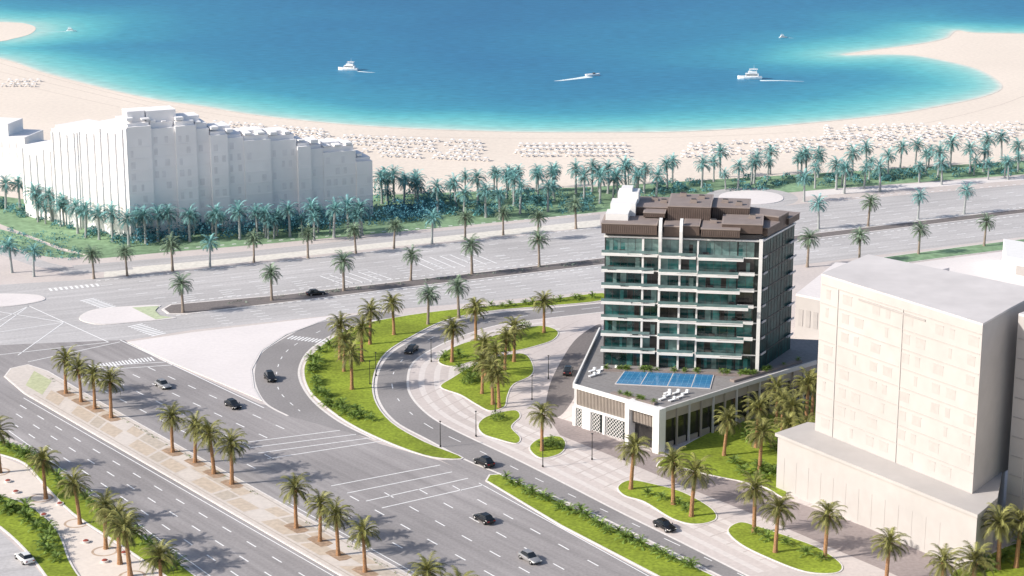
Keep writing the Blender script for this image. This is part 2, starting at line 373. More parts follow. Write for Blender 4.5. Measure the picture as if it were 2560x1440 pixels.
sheet('verge',[(2010,478),(2560,440),(2900,415),(2900,424),(2560,450),(2010,492)],.0125,pavelight)
def circle(cx,cy,r,n=40,ex=1): return [(cx+r*math.cos(2*math.pi*k/n)*ex,cy+r*math.sin(2*math.pi*k/n)) for k in range(n)]
c=G(1878,494)
b=MB(); b.face([(x,y,.016) for x,y in circle(*c,14.5)]); STR(b.obj('road',asphalt2))
b=MB(); b.hexa(circle(*c,10),.02,.16); STR(b.obj('traffic_island',pavelight))
island('lawn',[(-60,1082),(0,1102),(60,1122),(200,1222),(300,1298),(400,1372),(505,1452),(700,1600),(610,1600),(430,1455),(300,1365),(180,1285),(110,1215),(60,1160),(0,1138),(-60,1120)],grass,base=.020,k=3)
island('lawn',[(-60,1215),(0,1238),(60,1258),(120,1298),(155,1345),(175,1400),(210,1455),(300,1560),(190,1560),(120,1452),(60,1375),(0,1320),(-60,1280)],grass,base=.016,k=3)
sheet('road',[(-300,1190),(-60,1290),(0,1330),(60,1385),(115,1450),(180,1570),(-300,1570)],.012,asphalt2)
sheet('pavement',[(-60,1120),(0,1140),(60,1165),(180,1290),(300,1370),(430,1460),(600,1600),(300,1600),(210,1455),(170,1370),(120,1298),(0,1238),(-60,1215)],.011,M('promenade_paving',(.76,.68,.61),.85,.05,1))
b=MB()
for (x,y) in [(103,1245),(192,1308),(262,1378),(330,1440),(-5,1180)]:
    cx,cy=G(x,y); cc=circle(cx,cy,2.1,28)
    strip(b,cc+[cc[0]],.45,.0185)
STR(b.obj('tree_ring',soil))
for (x,y) in [(40,1232),(150,1262),(110,1290),(215,1356),(262,1405),(310,1385),(20,1205)]:
    cx,cy=G(x,y); b=MB(); b.cyl(0,0,0,.35,.62,.7,14,0); b.cyl(0,0,.35,.5,.55,.35,12,1)
    TOP(b.obj('flower_planter',[kerbm,redm],None,(cx,cy,.012)),'round planter of red flowers on pale promenade','planter','planters on the promenade')

# ---------------- road markings -----------------
b=MB(); Z=.034
def lanes(a0,a1,c0,c1,n,dash=3.2,gap=5.5,w=.28,edge=True):
    a0,a1,c0,c1=G(*a0),G(*a1),G(*c0),G(*c1)
    for i in range(1,n):
        t=i/n; dashes(b,lerp(a0,c0,t),lerp(a1,c1,t),dash,gap,w,Z)
    if edge:
        strip(b,[lerp(a0,c0,.035),lerp(a1,c1,.035)],.22,Z); strip(b,[lerp(a0,c0,.965),lerp(a1,c1,.965)],.22,Z)
lanes((20,1080),(870,1700),(60,992),(1300,1700),4)
lanes((165,968),(640,1222),(360,880),(770,1058),5,edge=False)
lanes((700,1258),(1495,1700),(1215,1206),(2116,1700),6)
lanes((450,735),(2560,492-24),(470,757),(2560,518),5,3,7,.3,False)
lanes((520,785),(2560,536),(560,817),(2560,588),5,3,7,.3,False)
lanes((210,704),(1500,569),(430,757),(1500,643),5,3,7,.3,False)
ctr=catm(GL([(1500,768),(1300,792),(1130,825),(1040,870),(985,930),(990,990),(1060,1058),(1200,1128),(1400,1225),(1600,1318),(1800,1412),(2000,1510)]),False,10)
acc=0
for i in range(len(ctr)-1):
    d=(Vector(ctr[i+1])-Vector(ctr[i])).length
    if int(acc/3.2)%3==0: strip(b,[ctr[i],ctr[i+1]],.22,Z)
    acc+=d
ctr=catm(GL([(860,800),(780,838),(715,880),(692,930),(700,980),(750,1028)]),False,8)
for i in range(0,len(ctr)-1,3): strip(b,[ctr[i],ctr[i+1]],.22,Z)
for p,q in [((600,1108),(850,1076)),((622,1120),(890,1086)),((645,1133),(925,1095)),((668,1147),(955,1103)),
            ((828,1215),(1100,1163)),((868,1233),(1130,1180)),((915,1253),(1170,1196)),((955,1270),(1207,1213)),((240,915),(420,905)),((250,925),(440,912))]:
    strip(b,[G(*p),G(*q)],.3,Z)
def zebra(p,q,l,n,horizontal=True):
    a=Vector(G(*p));c=Vector(G(*q));d=(c-a);Ln=d.length;d/=Ln;nn=Vector((-d.y,d.x))
    for i in range(n):
        m=a+d*(Ln*(i+.5)/n); strip(b,[tuple(m-nn*l/2),tuple(m+nn*l/2)],Ln/n*.5,Z+.001)
zebra((722,843),(826,856),3.0,12)
zebra((225,918),(385,897),3.2,20)
zebra((335,812),(400,838),4,9)
zebra((215,748),(275,770),4,9)
zebra((120,725),(250,712),3,10)
for p,q in [((72,765),(272,856)),((0,800),(72,765)),((160,806),(45,888)),((0,887),(270,856)),((0,830),(160,806)),((-60,770),(160,806)),((-60,860),(72,765)),((300,850),(660,1020)),((70,905),(300,855))]:
    strip(b,[G(*p),G(*q)],.3,Z)
for i in range(6):
    x=800+i*24; strip(b,[G(x,690-i*2.4),G(x+62,712-i*2.6)],.35,Z)
for i in range(7):
    x=1022+i*26; strip(b,[G(x,648-i*2.6),G(x+64,676-i*2.9)],.35,Z)
dashes(b,G(440,789),G(1500,668),1.2,1.2,.5,Z); dashes(b,G(430,758),G(1500,642),1.2,1.2,.5,Z)
dashes(b,G(2000,606),G(2560,538),1.2,1.2,.5,Z); dashes(b,G(2000,584),G(2560,518),1.2,1.2,.5,Z)
dashes(b,G(240,703),G(1500,569),1.2,1.2,.5,Z)
dashes(b,G(400,626),G(1500,533),1.2,2.2,.6,Z); dashes(b,G(2010,505),G(2560,460),1.2,1.8,.6,Z)
STR(b.obj('road_marking',white))

# ---------------- palms -----------------
def frond(mb,c,az,el,Ln,droop,leaf,wd,tint,nst=7,nl=12):
    pts=[];p=Vector(c);e_=el
    h=Vector((math.cos(az),math.sin(az),0))
    side=Vector((-math.sin(az),math.cos(az),0))
    for i in range(nst+1):
        pts.append((p.copy(),e_)); d=h*math.cos(e_)+Vector((0,0,math.sin(e_)))
        p=p+d*Ln/nst; e_-=droop*(i+1)/nst*2/nst
    def at(t):
        x=t*nst;i=min(int(x),nst-1);f=x-i
        return pts[i][0].lerp(pts[i+1][0],f),pts[i][1]
    def add(vv,tt):
        i=len(mb.v); mb.v+=[tuple(q) for q in vv]; mb.f.append(tuple(range(i,i+len(vv)))); mb.m.append(0); mb.t+= tt
    for i in range(nst):
        w0=.06;a=pts[i][0];c2=pts[i+1][0]
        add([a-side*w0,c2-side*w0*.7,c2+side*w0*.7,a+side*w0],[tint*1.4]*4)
    for k in range(nl):
        t=.10+.90*(k+.5)/nl
        q,ee=at(t); d=h*math.cos(ee)+Vector((0,0,math.sin(ee)))
        ll=leaf*(.5+.95*math.sin(math.pi*min(1,t*.8+.12)))*U(.85,1.15)
        for sgn in (-1,1):
            tip=q+ (side*sgn*.62+d*.75)*ll+Vector((0,0,-.2*ll-U(0,.1)))
            ww=d*wd
            tt=tint*U(.75,1.25)
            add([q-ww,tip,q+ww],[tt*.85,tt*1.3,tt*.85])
def palm_meshes(seed,leafmat,trm,n=46):
    random.seed(seed)
    H=7.0
    tb=MB(); rings=9; bend=(U(-.3,.3),U(-.3,.3))
    for k in range(rings+1):
        t=k/rings; r=.34-.10*t if t<.85 else .25+.25*(t-.85)/.15
        r+= .03*(k%2)
        if k==0: r=.45
        for j in range(9):
            a=2*math.pi*j/9; tb.v.append((bend[0]*t*t+r*math.cos(a),bend[1]*t*t+r*math.sin(a),H*t))
    for k in range(rings):
        for j in range(9):
            tb.f.append((k*9+j,k*9+(j+1)%9,(k+1)*9+(j+1)%9,(k+1)*9+j)); tb.m.append(0)
    for k in range(22):
        a=U(0,6.28);z=H-U(.1,1.5);c0=Vector((bend[0]+.3*math.cos(a),bend[1]+.3*math.sin(a),z))
        o=Vector((math.cos(a),math.sin(a),.9))*.4; s_=Vector((-math.sin(a),math.cos(a),0))*.1
        tb.face([c0-s_,c0+s_,c0+o]);
    tr=tb.mesh('trunk',[trm])
    cb=MB(); cb.t=[]
    c=(bend[0],bend[1],H-.1)
    for k in range(n):
        t=k/n
        el=math.radians(82-112*t**.8+U(-10,10)); az=k*2.399+U(-.25,.25)
        Ln=U(3.0,3.9)*(1-.14*t)
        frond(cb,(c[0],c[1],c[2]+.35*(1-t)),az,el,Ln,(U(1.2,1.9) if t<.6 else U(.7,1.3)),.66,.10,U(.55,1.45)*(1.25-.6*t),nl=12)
    cr_=cb.mesh('crown',[leafmat])
    return tr,cr_
sets={'near':[palm_meshes(s,leafm,trunkm) for s in (1,2,3,4,5)],
      'mid':[palm_meshes(s,leafmid,trunkmid) for s in (11,12,13)],
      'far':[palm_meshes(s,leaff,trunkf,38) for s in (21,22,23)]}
def shrub_mesh(seed,mat,n=18,Ln=1.6):
    random.seed(seed); cb=MB(); cb.t=[]
    for k in range(n):
        t=k/n
        frond(cb,(0,0,.15+.35*(1-t)),k*2.399,math.radians(78-66*t+U(-8,8)),Ln*U(.8,1.15),U(.9,1.7),.42,.08,U(.6,1.4),nst=5,nl=7)
    return cb.mesh('palm_shrub',[mat])
shr=[shrub_mesh(s,shrubm) for s in (31,32,33)]
random.seed(99)
def palm(px,py,kind=None,sc=1.0,label=None,group=None,z=0.0):
    x,y=G(px,py)
    if kind is None: kind='near' if py>860 else ('mid' if py>625 else 'far')
    tr,cr_=random.choice(sets[kind])
    e_=empty('palm_tree',(x,y,z),U(0,6.28),sc*U(.93,1.09))
    e_.rotation_euler=(U(-.04,.04),U(-.04,.04),e_.rotation_euler[2])
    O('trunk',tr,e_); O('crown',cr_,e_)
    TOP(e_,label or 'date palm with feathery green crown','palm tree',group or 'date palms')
    return e_
def shrub(px,py,sc=1.0,z=.15,wxy=None):
    x,y=wxy or G(px,py)
    o=O('palm_shrub',random.choice(shr),None,(x,y,z),U(0,6.28),sc*U(.75,1.2))
    TOP(o,'low arching palm shrub growing in the lawn','shrub','low palm shrubs in the lawns')
for x,y in [(165,985),(203,1006),(237,1024),(278,1046),(432,1132),(488,1158),(535,1186),(580,1212),(741,1322),(800,1355),(846,1390),(913,1432),(1068,1540),(1150,1585)]:
    palm(x,y,label='date palm in a soil bed on the road median',group='median palms',z=.15,sc=1.06)
for x,y in [(115,1247),(200,1310),(265,1372),(326,1440),(0,1182),(405,1508),(-30,1260),(300,1410)]:
    palm(x,y,label='date palm in a round bed on the promenade',group='promenade palms',sc=1.12)
for x,y in [(925,862),(985,838),(1070,812),(1147,795),(1130,906),(1190,852),(1360,832),(905,905),(880,975),(860,930),(1285,905),(1215,940),(1232,1012),(1248,1020),(1205,985),(1240,960),(1262,925),(850,900)]:
    palm(x,y,label='date palm standing in a curved lawn',group='lawn palms',z=.13,kind='near' if y>830 else 'mid',sc=1.07)
for x,y in [(1355,1128),(1577,1224),(1683,1262),(1728,1292),(1885,1332),(1938,1382),(2062,1398),(2215,1462),(2350,1510),(2495,1425),(2540,1420),(1810,1140),(1890,1120),(1898,1185),(1955,1090),(1965,1150),(2015,1060),(2030,1040),(2005,1165),(1985,1120),(2600,1440),(1940,1060),(2430,1530)]:
    palm(x,y,label='date palm beside pale paving',group='forecourt palms',z=.1,sc=1.1)
for x,y in [(458,782),(680,752),(860,728),(1027,702),(1180,686),(1348,668),(2018,668),(2148,656),(2296,636),(2460,616)]:
    palm(x,y,label='date palm on the boulevard median',group='boulevard palms',z=.15,kind='mid')
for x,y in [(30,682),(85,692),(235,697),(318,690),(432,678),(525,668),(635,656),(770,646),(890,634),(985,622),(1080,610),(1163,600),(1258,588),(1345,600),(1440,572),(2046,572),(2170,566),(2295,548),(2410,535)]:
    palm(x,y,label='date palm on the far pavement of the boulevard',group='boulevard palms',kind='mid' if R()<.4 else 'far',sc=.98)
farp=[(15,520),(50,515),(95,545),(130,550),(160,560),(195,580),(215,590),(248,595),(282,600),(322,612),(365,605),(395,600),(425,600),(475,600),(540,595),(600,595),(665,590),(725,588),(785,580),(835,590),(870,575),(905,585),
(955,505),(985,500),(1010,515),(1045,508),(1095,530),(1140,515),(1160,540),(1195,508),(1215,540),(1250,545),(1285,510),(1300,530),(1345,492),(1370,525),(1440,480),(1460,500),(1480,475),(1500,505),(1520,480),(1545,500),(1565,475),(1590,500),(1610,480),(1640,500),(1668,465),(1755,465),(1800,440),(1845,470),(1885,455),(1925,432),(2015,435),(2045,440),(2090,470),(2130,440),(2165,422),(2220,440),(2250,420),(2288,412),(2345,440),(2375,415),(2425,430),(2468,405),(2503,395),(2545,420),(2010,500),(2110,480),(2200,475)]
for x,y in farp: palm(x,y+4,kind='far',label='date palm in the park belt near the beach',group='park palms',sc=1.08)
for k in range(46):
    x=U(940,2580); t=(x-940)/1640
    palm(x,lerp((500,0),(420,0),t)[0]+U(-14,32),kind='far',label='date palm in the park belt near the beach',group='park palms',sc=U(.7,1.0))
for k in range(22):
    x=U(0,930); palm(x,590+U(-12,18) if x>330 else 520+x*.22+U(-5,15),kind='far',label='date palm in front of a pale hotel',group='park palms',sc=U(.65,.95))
def along(pts,n,jx,jy,sc):
    w=pts
    for i in range(n):
        t=(i+.5)/n*(len(w)-1); k=min(int(t),len(w)-2); p=lerp(w[k],w[k+1],t-k)
        shrub(p[0]+U(-jx,jx),p[1]+U(-jy,jy),sc)
along([(1250,1200),(1400,1272),(1550,1342),(1740,1432)],24,8,8,1.05)
along([(785,900),(775,930),(795,980),(850,1030),(930,1060)],24,12,9,1.15)
along([(800,880),(850,860),(900,850)],6,15,8,1.1)
along([(1180,772),(1350,760),(1490,745)],12,8,3,.9)
along([(10,1118),(80,1150),(200,1240),(320,1330),(460,1430)],20,12,8,1.3)
along([(0,1262),(60,1290),(110,1340),(140,1410)],14,14,10,1.3)
along([(1120,890),(1180,930),(1230,900),(1180,960)],12,25,14,1.1)
along([(1350,1115),(1395,1112)],4,12,8,1.0)
along([(1600,1225),(1740,1290)],4,15,8,1.0); along([(1870,1330),(2060,1410)],5,15,8,1.0)
along([(1860,1080),(1960,1120),(1950,1210),(1850,1150)],22,30,20,1.2)
along([(2440,1440),(2560,1380)],6,20,15,1.3)
for (x,y) in [(1165,935),(1185,950),(1170,960),(1245,1050),(1380,1118),(1310,820)]:
    bb=MB(); bb.t=[]
    for k in range(420):
        a=U(0,6.28);ph=math.acos(U(-.1,1));r=U(.75,1.15)*1.5*(1+.2*math.sin(3*a)); d=Vector((math.cos(a)*math.sin(ph),math.sin(a)*math.sin(ph),math.cos(ph)*.85))
        p=d*r+Vector((0,0,.3)); q=Vector((U(-1,1),U(-1,1),U(-1,1))).normalized()*.22; s_=Vector((U(-1,1),U(-1,1),U(-1,1))).normalized()*.15
        i=len(bb.v); bb.v+=[tuple(p-q),tuple(p+s_),tuple(p+q)]; bb.f.append((i,i+1,i+2)); bb.m.append(0); t_=U(.5,1.4); bb.t+=[t_]*3
    xx,yy=G(x,y); TOP(bb.obj('bush',shrubm,None,(xx,yy,.1)),'rounded leafy green bush in a planted lawn','bush','rounded bushes')
def leafmass(name,centres,mat,nleaf,size):
    bb=MB(); bb.t=[]
    for (x,y,r,h) in centres:
        tc=U(.6,1.35)
        for k in range(nleaf):
            a=U(0,6.28);ph=math.acos(U(0,1));rr=r*U(.7,1.1)
            p=Vector((x+rr*math.cos(a)*math.sin(ph),y+rr*math.sin(a)*math.sin(ph),h*math.cos(ph)*U(.8,1.15)+.1))
            q=Vector((U(-1,1),U(-1,1),U(-1,1)))*size; s_=Vector((U(-1,1),U(-1,1),U(-1,1)))*size
            i=len(bb.v); bb.v+=[tuple(p-q),tuple(p+s_),tuple(p+q)]; bb.f.append((i,i+1,i+2)); bb.m.append(0); t_=tc*U(.7,1.3); bb.t+=[t_]*3
    o=bb.obj(name,mat); o['kind']='stuff'; return o
cs=[]
for k in range(210):
    x=U(345,1100); y=lerp((606,0),(540,0),(x-345)/755)[0]+U(-24,8); cs.append((*G(x,y),U(1.5,3.2),U(1.5,5.5)))
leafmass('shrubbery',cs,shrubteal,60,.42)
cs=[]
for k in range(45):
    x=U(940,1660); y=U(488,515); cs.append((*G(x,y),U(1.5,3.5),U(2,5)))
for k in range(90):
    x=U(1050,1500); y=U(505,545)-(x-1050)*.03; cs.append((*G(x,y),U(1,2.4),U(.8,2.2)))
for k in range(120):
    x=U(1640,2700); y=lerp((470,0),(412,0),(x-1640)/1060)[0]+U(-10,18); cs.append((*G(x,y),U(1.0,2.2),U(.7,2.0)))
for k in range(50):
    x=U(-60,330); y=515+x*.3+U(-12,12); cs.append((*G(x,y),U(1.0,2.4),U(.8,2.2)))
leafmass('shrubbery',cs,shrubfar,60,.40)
cs=[]
for k in range(70):
    t=U(.05,1.25); p=medf(t,.84+U(-.03,.03)); cs.append((p[0],p[1],U(.2,.45),U(.2,.4)))
leafmass('ground_cover',cs,shrubm,20,.11)
cs=[]
for k in range(150):
    x=U(-20,225); y=U(570,632)+x*.1; cs.append((*G(x,y),U(.5,1.3),U(.3,.9)))
leafmass('ground_cover',cs,shrubfar,20,.25)
cs=[]
for k in range(60):
    x=U(560,1500); cs.append((*G(x,U(-4,3)+lerp((762,0),(655,0),(x-560)/940)[0]),U(.4,.9),U(.3,.7)))
leafmass('ground_cover',cs,M('pale_scrub',(.26,.32,.27),.9,.2,1,attr='tint'),16,.2)

# ---------------- apartment tower with podium -----------------
PZ=8.5
A=G(1503,916,PZ);B=G(1893,932,PZ);C=G(1980,872,PZ);D=(A[0]+4.5,A[1]+21)
bld=empty('apartment_building',(0,0,0))
TOP(bld,'glass apartment block with white balconies and bronze penthouse','building')
fA,LA=frame(A,B); fB,LB=frame(B,C)
core=[fA(.3,-1.5),fA(LA-1.2,-1.5),fB(1.3,-.5),fB(LB-.1,-.5),D]
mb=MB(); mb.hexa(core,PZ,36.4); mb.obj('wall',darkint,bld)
FH=3.5
cuts=[.4,8.4,11.9,16.1,19.8,28.0,LA-1.3]
gl=[glassA,glassA,glassA,glassN,glassB,glassB]
random.seed(17)
for fl in range(8):
    z=PZ+fl*FH
    for i in range(6):
        s0,s1=cuts[i]+.12,cuts[i+1]-.12
        m=MB(); m.box(fA,s0,s1,-1.49,-1.42,z+.03,z+3.2,0)
        n=max(2,int((s1-s0)/1.5))
        for k in range(n+1):
            sx=s0+(s1-s0)*k/n; m.box(fA,sx-.03,sx+.03,-1.42,-1.38,z+.03,z+3.2,1)
        for k in range(n):
            if R()<.45: m.box(fA,s0+(s1-s0)*k/n+.05,s0+(s1-s0)*(k+U(.4,.95))/n,-1.419,-1.40,z+.1,z+U(2.2,3.1),random.choice((2,3,3,4)))
        m.obj('window',[gl[int(R()*6)] if fl<7 else glassC,slat,glassC,glassB,glassN],bld)
    for (s0,s1) in [(1.4,6),(6,13),(13,LB-.2)]:
        m=MB(); m.box(fB,s0+.08,s1-.08,-.49,-.4,z+.03,z+3.3,0)
        n=4
        for k in range(n+1):
            sx=s0+.1+(s1-s0-.2)*k/n; m.box(fB,sx-.03,sx+.03,-.4,-.36,z+.03,z+3.3,1)
        m.obj('window',[glassS,slat],bld)
    if fl>0:
        m=MB(); m.hexa([fA(.1,-1.30),fA(LA-1.0,-1.30),fA(LA-.5,-1.31)],z-.26,z+.02); m.obj('floor_slab',stucco,bld)
        m=MB(); m.box(fB,1.2,LB,-.48,-.33,z-.2,z+.0); m.obj('floor_slab',slat,bld)
        j=U(-.25,.25)
        e1_=11.6+U(-1.5,.4); e2_=19.5+U(-.3,.9)
        segs_=[(-.2,e1_,0.2+j),(11.8,e2_,.9+j),(19.9,LA-U(2.2,4.6),1.6+j)]
        for (s0,s1,no) in segs_:
            m=MB(); m.box(fA,s0,s1,-1.29,no,z-.22,z+.05,0)
            cut=s0+(s1-s0)*U(.3,.7)
            m.box(fA,s0,cut,no-.12,no+.02,z+.051,z+U(.2,.4),0)
            m.box(fA,cut+.01,s1,no-.12,no+.02,z+.051,z+U(.1,.25),0)
            m.box(fA,s0+.02,s1-.02,no-.1,no-.06,z+.42,z+1.02,1)
            m.obj('balcony',[stucco,railg],bld)
        if R()<.75:
            s0=LA-U(4.3,5);m=MB(); m.box(fA,s0,LA-1.2,-1.28,-.3,z-.2,z+.05,0); m.box(fA,s0,LA-1.2,-.42,-.28,z+.051,z+.6,0); m.obj('balcony',[stucco],bld)
        for (s0,s1,no) in [(1.6,U(3.2,4.2),.15),(LB-U(3,4),LB,.2)]:
            m=MB(); m.box(fB,s0,s1,-.32,no,z-.15,z+.05,0); m.box(fB,s0,s1,no-.1,no+.02,z+.051,z+.3,0); m.obj('balcony',[ivoryroof],bld)
        for q in range(2):
            s_=U(1,9) if q==0 else U(20,28)
            m=MB(); m.box(fA,s_,s_+1.2,-.9,-.2,z+.07,z+.5,0); m.box(fA,s_,s_+1.2,-1.1,-.9,z+.07,z+.9,0); m.obj('sofa',[slat],bld)
for s_,w_ in ((8.4,.4),(11.9,.45),(16.1,.4),(19.8,.35)):
    m=MB(); m.box(fA,s_-w_/2,s_+w_/2,-1.37,-.05,PZ,36.4); m.obj('column',stucco,bld)
m=MB(); m.box(fA,LA-.45,LA+.3,-1.2,.4,PZ,37.0); m.obj('column',stucco,bld)
def PH(name,fr,s0,s1,n0,n1,z0,z1,wall,roof,slats=False):
    m=MB(); m.box(fr,s0,s1,n0,n1,z0,z1-.18,0)
    m.box(fr,s0-.1,s1+.1,n0-.1,n1+.1,z1-.179,z1,3); m.box(fr,s0+.25,s1-.25,n0+.2,n1-.25,z1+.001,z1+.02,1)
    if slats:
        n=int((s1-s0)/.45)
        for k in range(n): m.box(fr,s0+.1+k*.45,s0+.22+k*.45,n1+.005,n1+.07,z0+.3,z1-.5,2)
    m.obj(name,[wall,roof,slatbrown,brownedge],bld)
PH('penthouse_wall',fA,-.3,11.2,-8,.1,37.5,39.7,brown,brownroof,True)
PH('penthouse_wall',fA,12.6,16.0,-8,-1.2,37.0,39.2,brown,brownroof)
PH('penthouse_wall',fA,16.7,20.0,-8,-.2,37.6,39.7,brown,brownroof)
PH('penthouse_wall',fA,20.4,LA-4.5,-7,1.0,37.7,39.4,brown,brownroof,True)
PH('penthouse_wall',fA,24.6,LA+.1,-9.5,-.8,38.2,40.2,brown,brownroof)
PH('penthouse_wall',fB,2.5,9,-6,.3,37.4,39.2,brown,brownroof)
PH('penthouse_wall',fB,9.2,15,-12,0,37.1,40.2,brown,brownroof)
PH('penthouse_wall',fB,14,LB+.2,-14,.5,37.5,39.0,brown,brownroof)
PH('penthouse_wall',fA,5.5,14,-19,-9,36.8,41.4,brown,brownroof,True)
PH('penthouse_wall',fA,13.0,22.0,-19,-6.5,36.9,42.3,brown,brownroof,True)
PH('penthouse_wall',fA,22.2,30,-19,-10,36.8,41.6,brown,brownroof,True)
PH('penthouse_wall',fA,8,12.5,-11,-5.5,39.95,41.0,brown,brownroof,True)
m=MB(); m.hexa([fA(.1,-1.0),fA(LA-.9,-1.0),fB(1.5,-.1),fB(LB-.1,-.1),(D[0]+.1,D[1]+.2)],36.41,36.75); m.obj('roof',stucco,bld)
m=MB(); m.hexa([fA(.4,-1.4),fA(LA-1.4,-1.4),fB(1.8,-.8),fB(LB-.4,-.8),(D[0]+.4,D[1]-.4)],36.76,37.8); m.obj('roof_recess',slat,bld)
for bx in [(.3,5.0,-7,-2.6,39.73,41.1),(.9,6.2,-12,-7.01,39.73,42.4),(2.0,6.4,-16.5,-12.01,38.5,43.7),(2.6,5.0,-16.3,-12.8,43.71,44.4)]:
    m=MB(); m.box(fA,*bx,0); m.obj('stair_tower',stucco,bld)
for s_ in (12.0,16.3):
    m=MB()
    prof=[(-1.0,33.4),(.8,34.0),(1.3,36.3),(1.35,38.6),(1.0,40.0),(.4,40.7),(-1.2,40.9)]
    a=[(*fA(s_-.32,n),z) for n,z in prof]; c_=[(*fA(s_+.32,n),z) for n,z in prof]
    m.face(a);m.face(c_[::-1])
    for k in range(len(prof)): k2=(k+1)%len(prof); m.face([a[k2],a[k],c_[k],c_[k2]])
    m.obj('fin',stucco,bld)
for (s_,n_,zz) in [(9,-15,41.43),(11,-13,41.43),(15,-16,42.33),(17.5,-10,42.33),(19,-14,42.33),(24,-14,41.63),(27,-12,41.63),(22,-4,39.43),(30,-6,40.23)]:
    m=MB(); m.box(fA,s_,s_+1.4,n_-1.1,n_,zz,zz+.65,0); m.box(fA,s_+.2,s_+1.2,n_-.9,n_-.2,zz+.651,zz+.8,1); m.obj('roof_unit',[brownedge,slat],bld)
# podium
p1=G(1432,965,PZ);p2=G(1650,1028,PZ);p3=G(2042,905,PZ);p4=G(2055,850,PZ);p5=G(1497,826,PZ)
f1,L1=frame(p1,p2);f2,L2=frame(p2,p3);f5,L5=frame(p5,p1)
m=MB(); m.hexa([f1(.9,-.9),f1(L1-.9,-.9),f2(L2-.5,-2.2),p4,(p5[0]+.9,p5[1])],0,8.3,0); m.obj('podium_wall',beige,bld)
m=MB(); m.hexa([p1,p2,p3,p4,p5],8.301,PZ,0); m.obj('terrace_deck',deck,bld)
m=MB(); m.box(f1,0,L1,-.35,.02,8.1,9.0,0); m.obj('parapet',stucco,bld)
m=MB(); m.box(f2,.0,L2,-.35,.02,8.0,8.9,0); m.obj('parapet',M('grey_parapet',(.6,.58,.57),.8,.05,1),bld)
m=MB(); m.box(f5,0,L5,-.35,.0,8.0,9.2,0); m.obj('parapet',stucco,bld)
m=MB(); m.box(f5,0,L5,-.9,-.3,0,7.99,0); m.obj('podium_wall',stucco,bld)
m=MB(); m.box(f1,.6,14.9,-.85,-.75,4.6,8.0,0)
for k in range(36): m.box(f1,.8+k*.39,.97+k*.39,-.749,-.3,4.65,8.0,1)
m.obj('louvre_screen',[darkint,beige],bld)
m=MB(); m.box(f1,.3,15,-.8,-.1,4.1,4.59,0); m.obj('lintel',stucco,bld)
for s0,s1 in ((0,.8),(2.6,4.9),(8.2,8.8),(14.2,15.4)):
    m=MB(); m.box(f1,s0,s1,-.9,-.02,0,4.09 if s0<14 else 7.99,0); m.obj('column',stucco,bld)
def lattice(m,fr,s0,s1,z0,z1,n1,mi,st=.8):
    s=s0
    while s+st<=s1+.01:
        z=z0
        while z+st<=z1+.01:
            q=.07
            for (a,c_) in (((s,z),(s+st,z+st)),((s+st,z),(s,z+st))):
                i=len(m.v)
                P0=fr(a[0],n1+(.01 if a[0]>s else 0));P1=fr(c_[0],n1+(.01 if a[0]>s else 0))
                m.v+=[(*P0,a[1]-q),(*P1,c_[1]-q),(*P1,c_[1]+q),(*P0,a[1]+q)]; m.f.append((i,i+1,i+2,i+3)); m.m.append(mi)
            z+=st
        s+=st
for s0,s1 in ((.9,2.5),(5,8.1),(8.9,14.1)):
    m=MB(); m.box(f1,s0,s1,-.85,-.7,0,4.05,0); lattice(m,f1,s0,s1,.05,4.1,-.2,1)
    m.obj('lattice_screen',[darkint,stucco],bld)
m=MB()
m.box(f1,15.41,16.3,-.8,1.2,0,9.2,0); m.box(f1,22.5,L1+.8,-.8,1.2,0,9.2,0); m.box(f1,16.301,22.499,-.3,1.2,7.6,9.2,0)
m.obj('entrance_portal',stucco,bld)
m=MB(); m.box(f1,16.3,22.5,-.85,-.75,0,7.59,0)
for k in range(15): m.box(f1,16.5+k*.39,16.66+k*.39,-.5,.3,4.9,7.58,1)
m.box(f1,16.51,22.3,-.5,.2,4.6,4.89,0)
m.obj('entrance_door',[glassN,beige,stucco],bld)
m=MB(); m.box(f2,.9,L2-.6,-.89,-.86,0,7.9,0); m.obj('podium_recess',[glassN],bld)
k=0;s_=1.6
while s_<L2-1.5:
    m=MB(); m.box(f2,s_,s_+.28,-.5,-.1,0,7.99,0); m.obj('column',beige if k%2 else ivoryroof,bld)
    m=MB(); m.box(f2,s_+.4,s_+3.2,-.85,-.6,.0,1.1+.3*(k%2),0); m.obj('planter_wall',beige,bld)
    s_+=3.6;k+=1
m=MB(); m.box(f2,1.0,L2-1,-.85,-.52,6.0,7.9,0)
m.obj('fascia',beige,bld)
pq=GL([(1562,927),(1786,936),(1776,973),(1537,961)],PZ)
if area(pq)<0:pq=pq[::-1]
m=MB(); m.hexa(pq,PZ+.01,PZ+.16,0); m.obj('pool_rim',ivoryroof,bld)
m=MB(); m.hexa(inset(pq,.2),PZ+.161,PZ+.19,0); m.obj('pool',poolm,bld)
m=MB()
for t in (.27,.55,.8):
    a=lerp(G(1562,927,PZ),G(1786,936,PZ),t);c_=lerp(G(1537,961,PZ),G(1776,973,PZ),t); strip(m,[a,c_],.16,PZ+.2)
m.obj('pool_lane',ivoryroof,bld)
m=MB()
for t in [k/16 for k in range(1,16)]:
    a=lerp(G(1562,927,PZ),G(1786,936,PZ),t);c_=lerp(G(1537,961,PZ),G(1776,973,PZ),t); strip(m,[lerp(a,c_,.05),lerp(a,c_,.95)],.06,PZ+.194)
for t in (.25,.5,.75):
    a=lerp(G(1562,927,PZ),G(1537,961,PZ),t);c_=lerp(G(1786,936,PZ),G(1776,973,PZ),t); strip(m,[lerp(a,c_,.02),lerp(a,c_,.98)],.08,PZ+.197)
m.obj('pool_tile',M('pool_tile_line',(.14,.36,.55),.3,.1,1),bld)
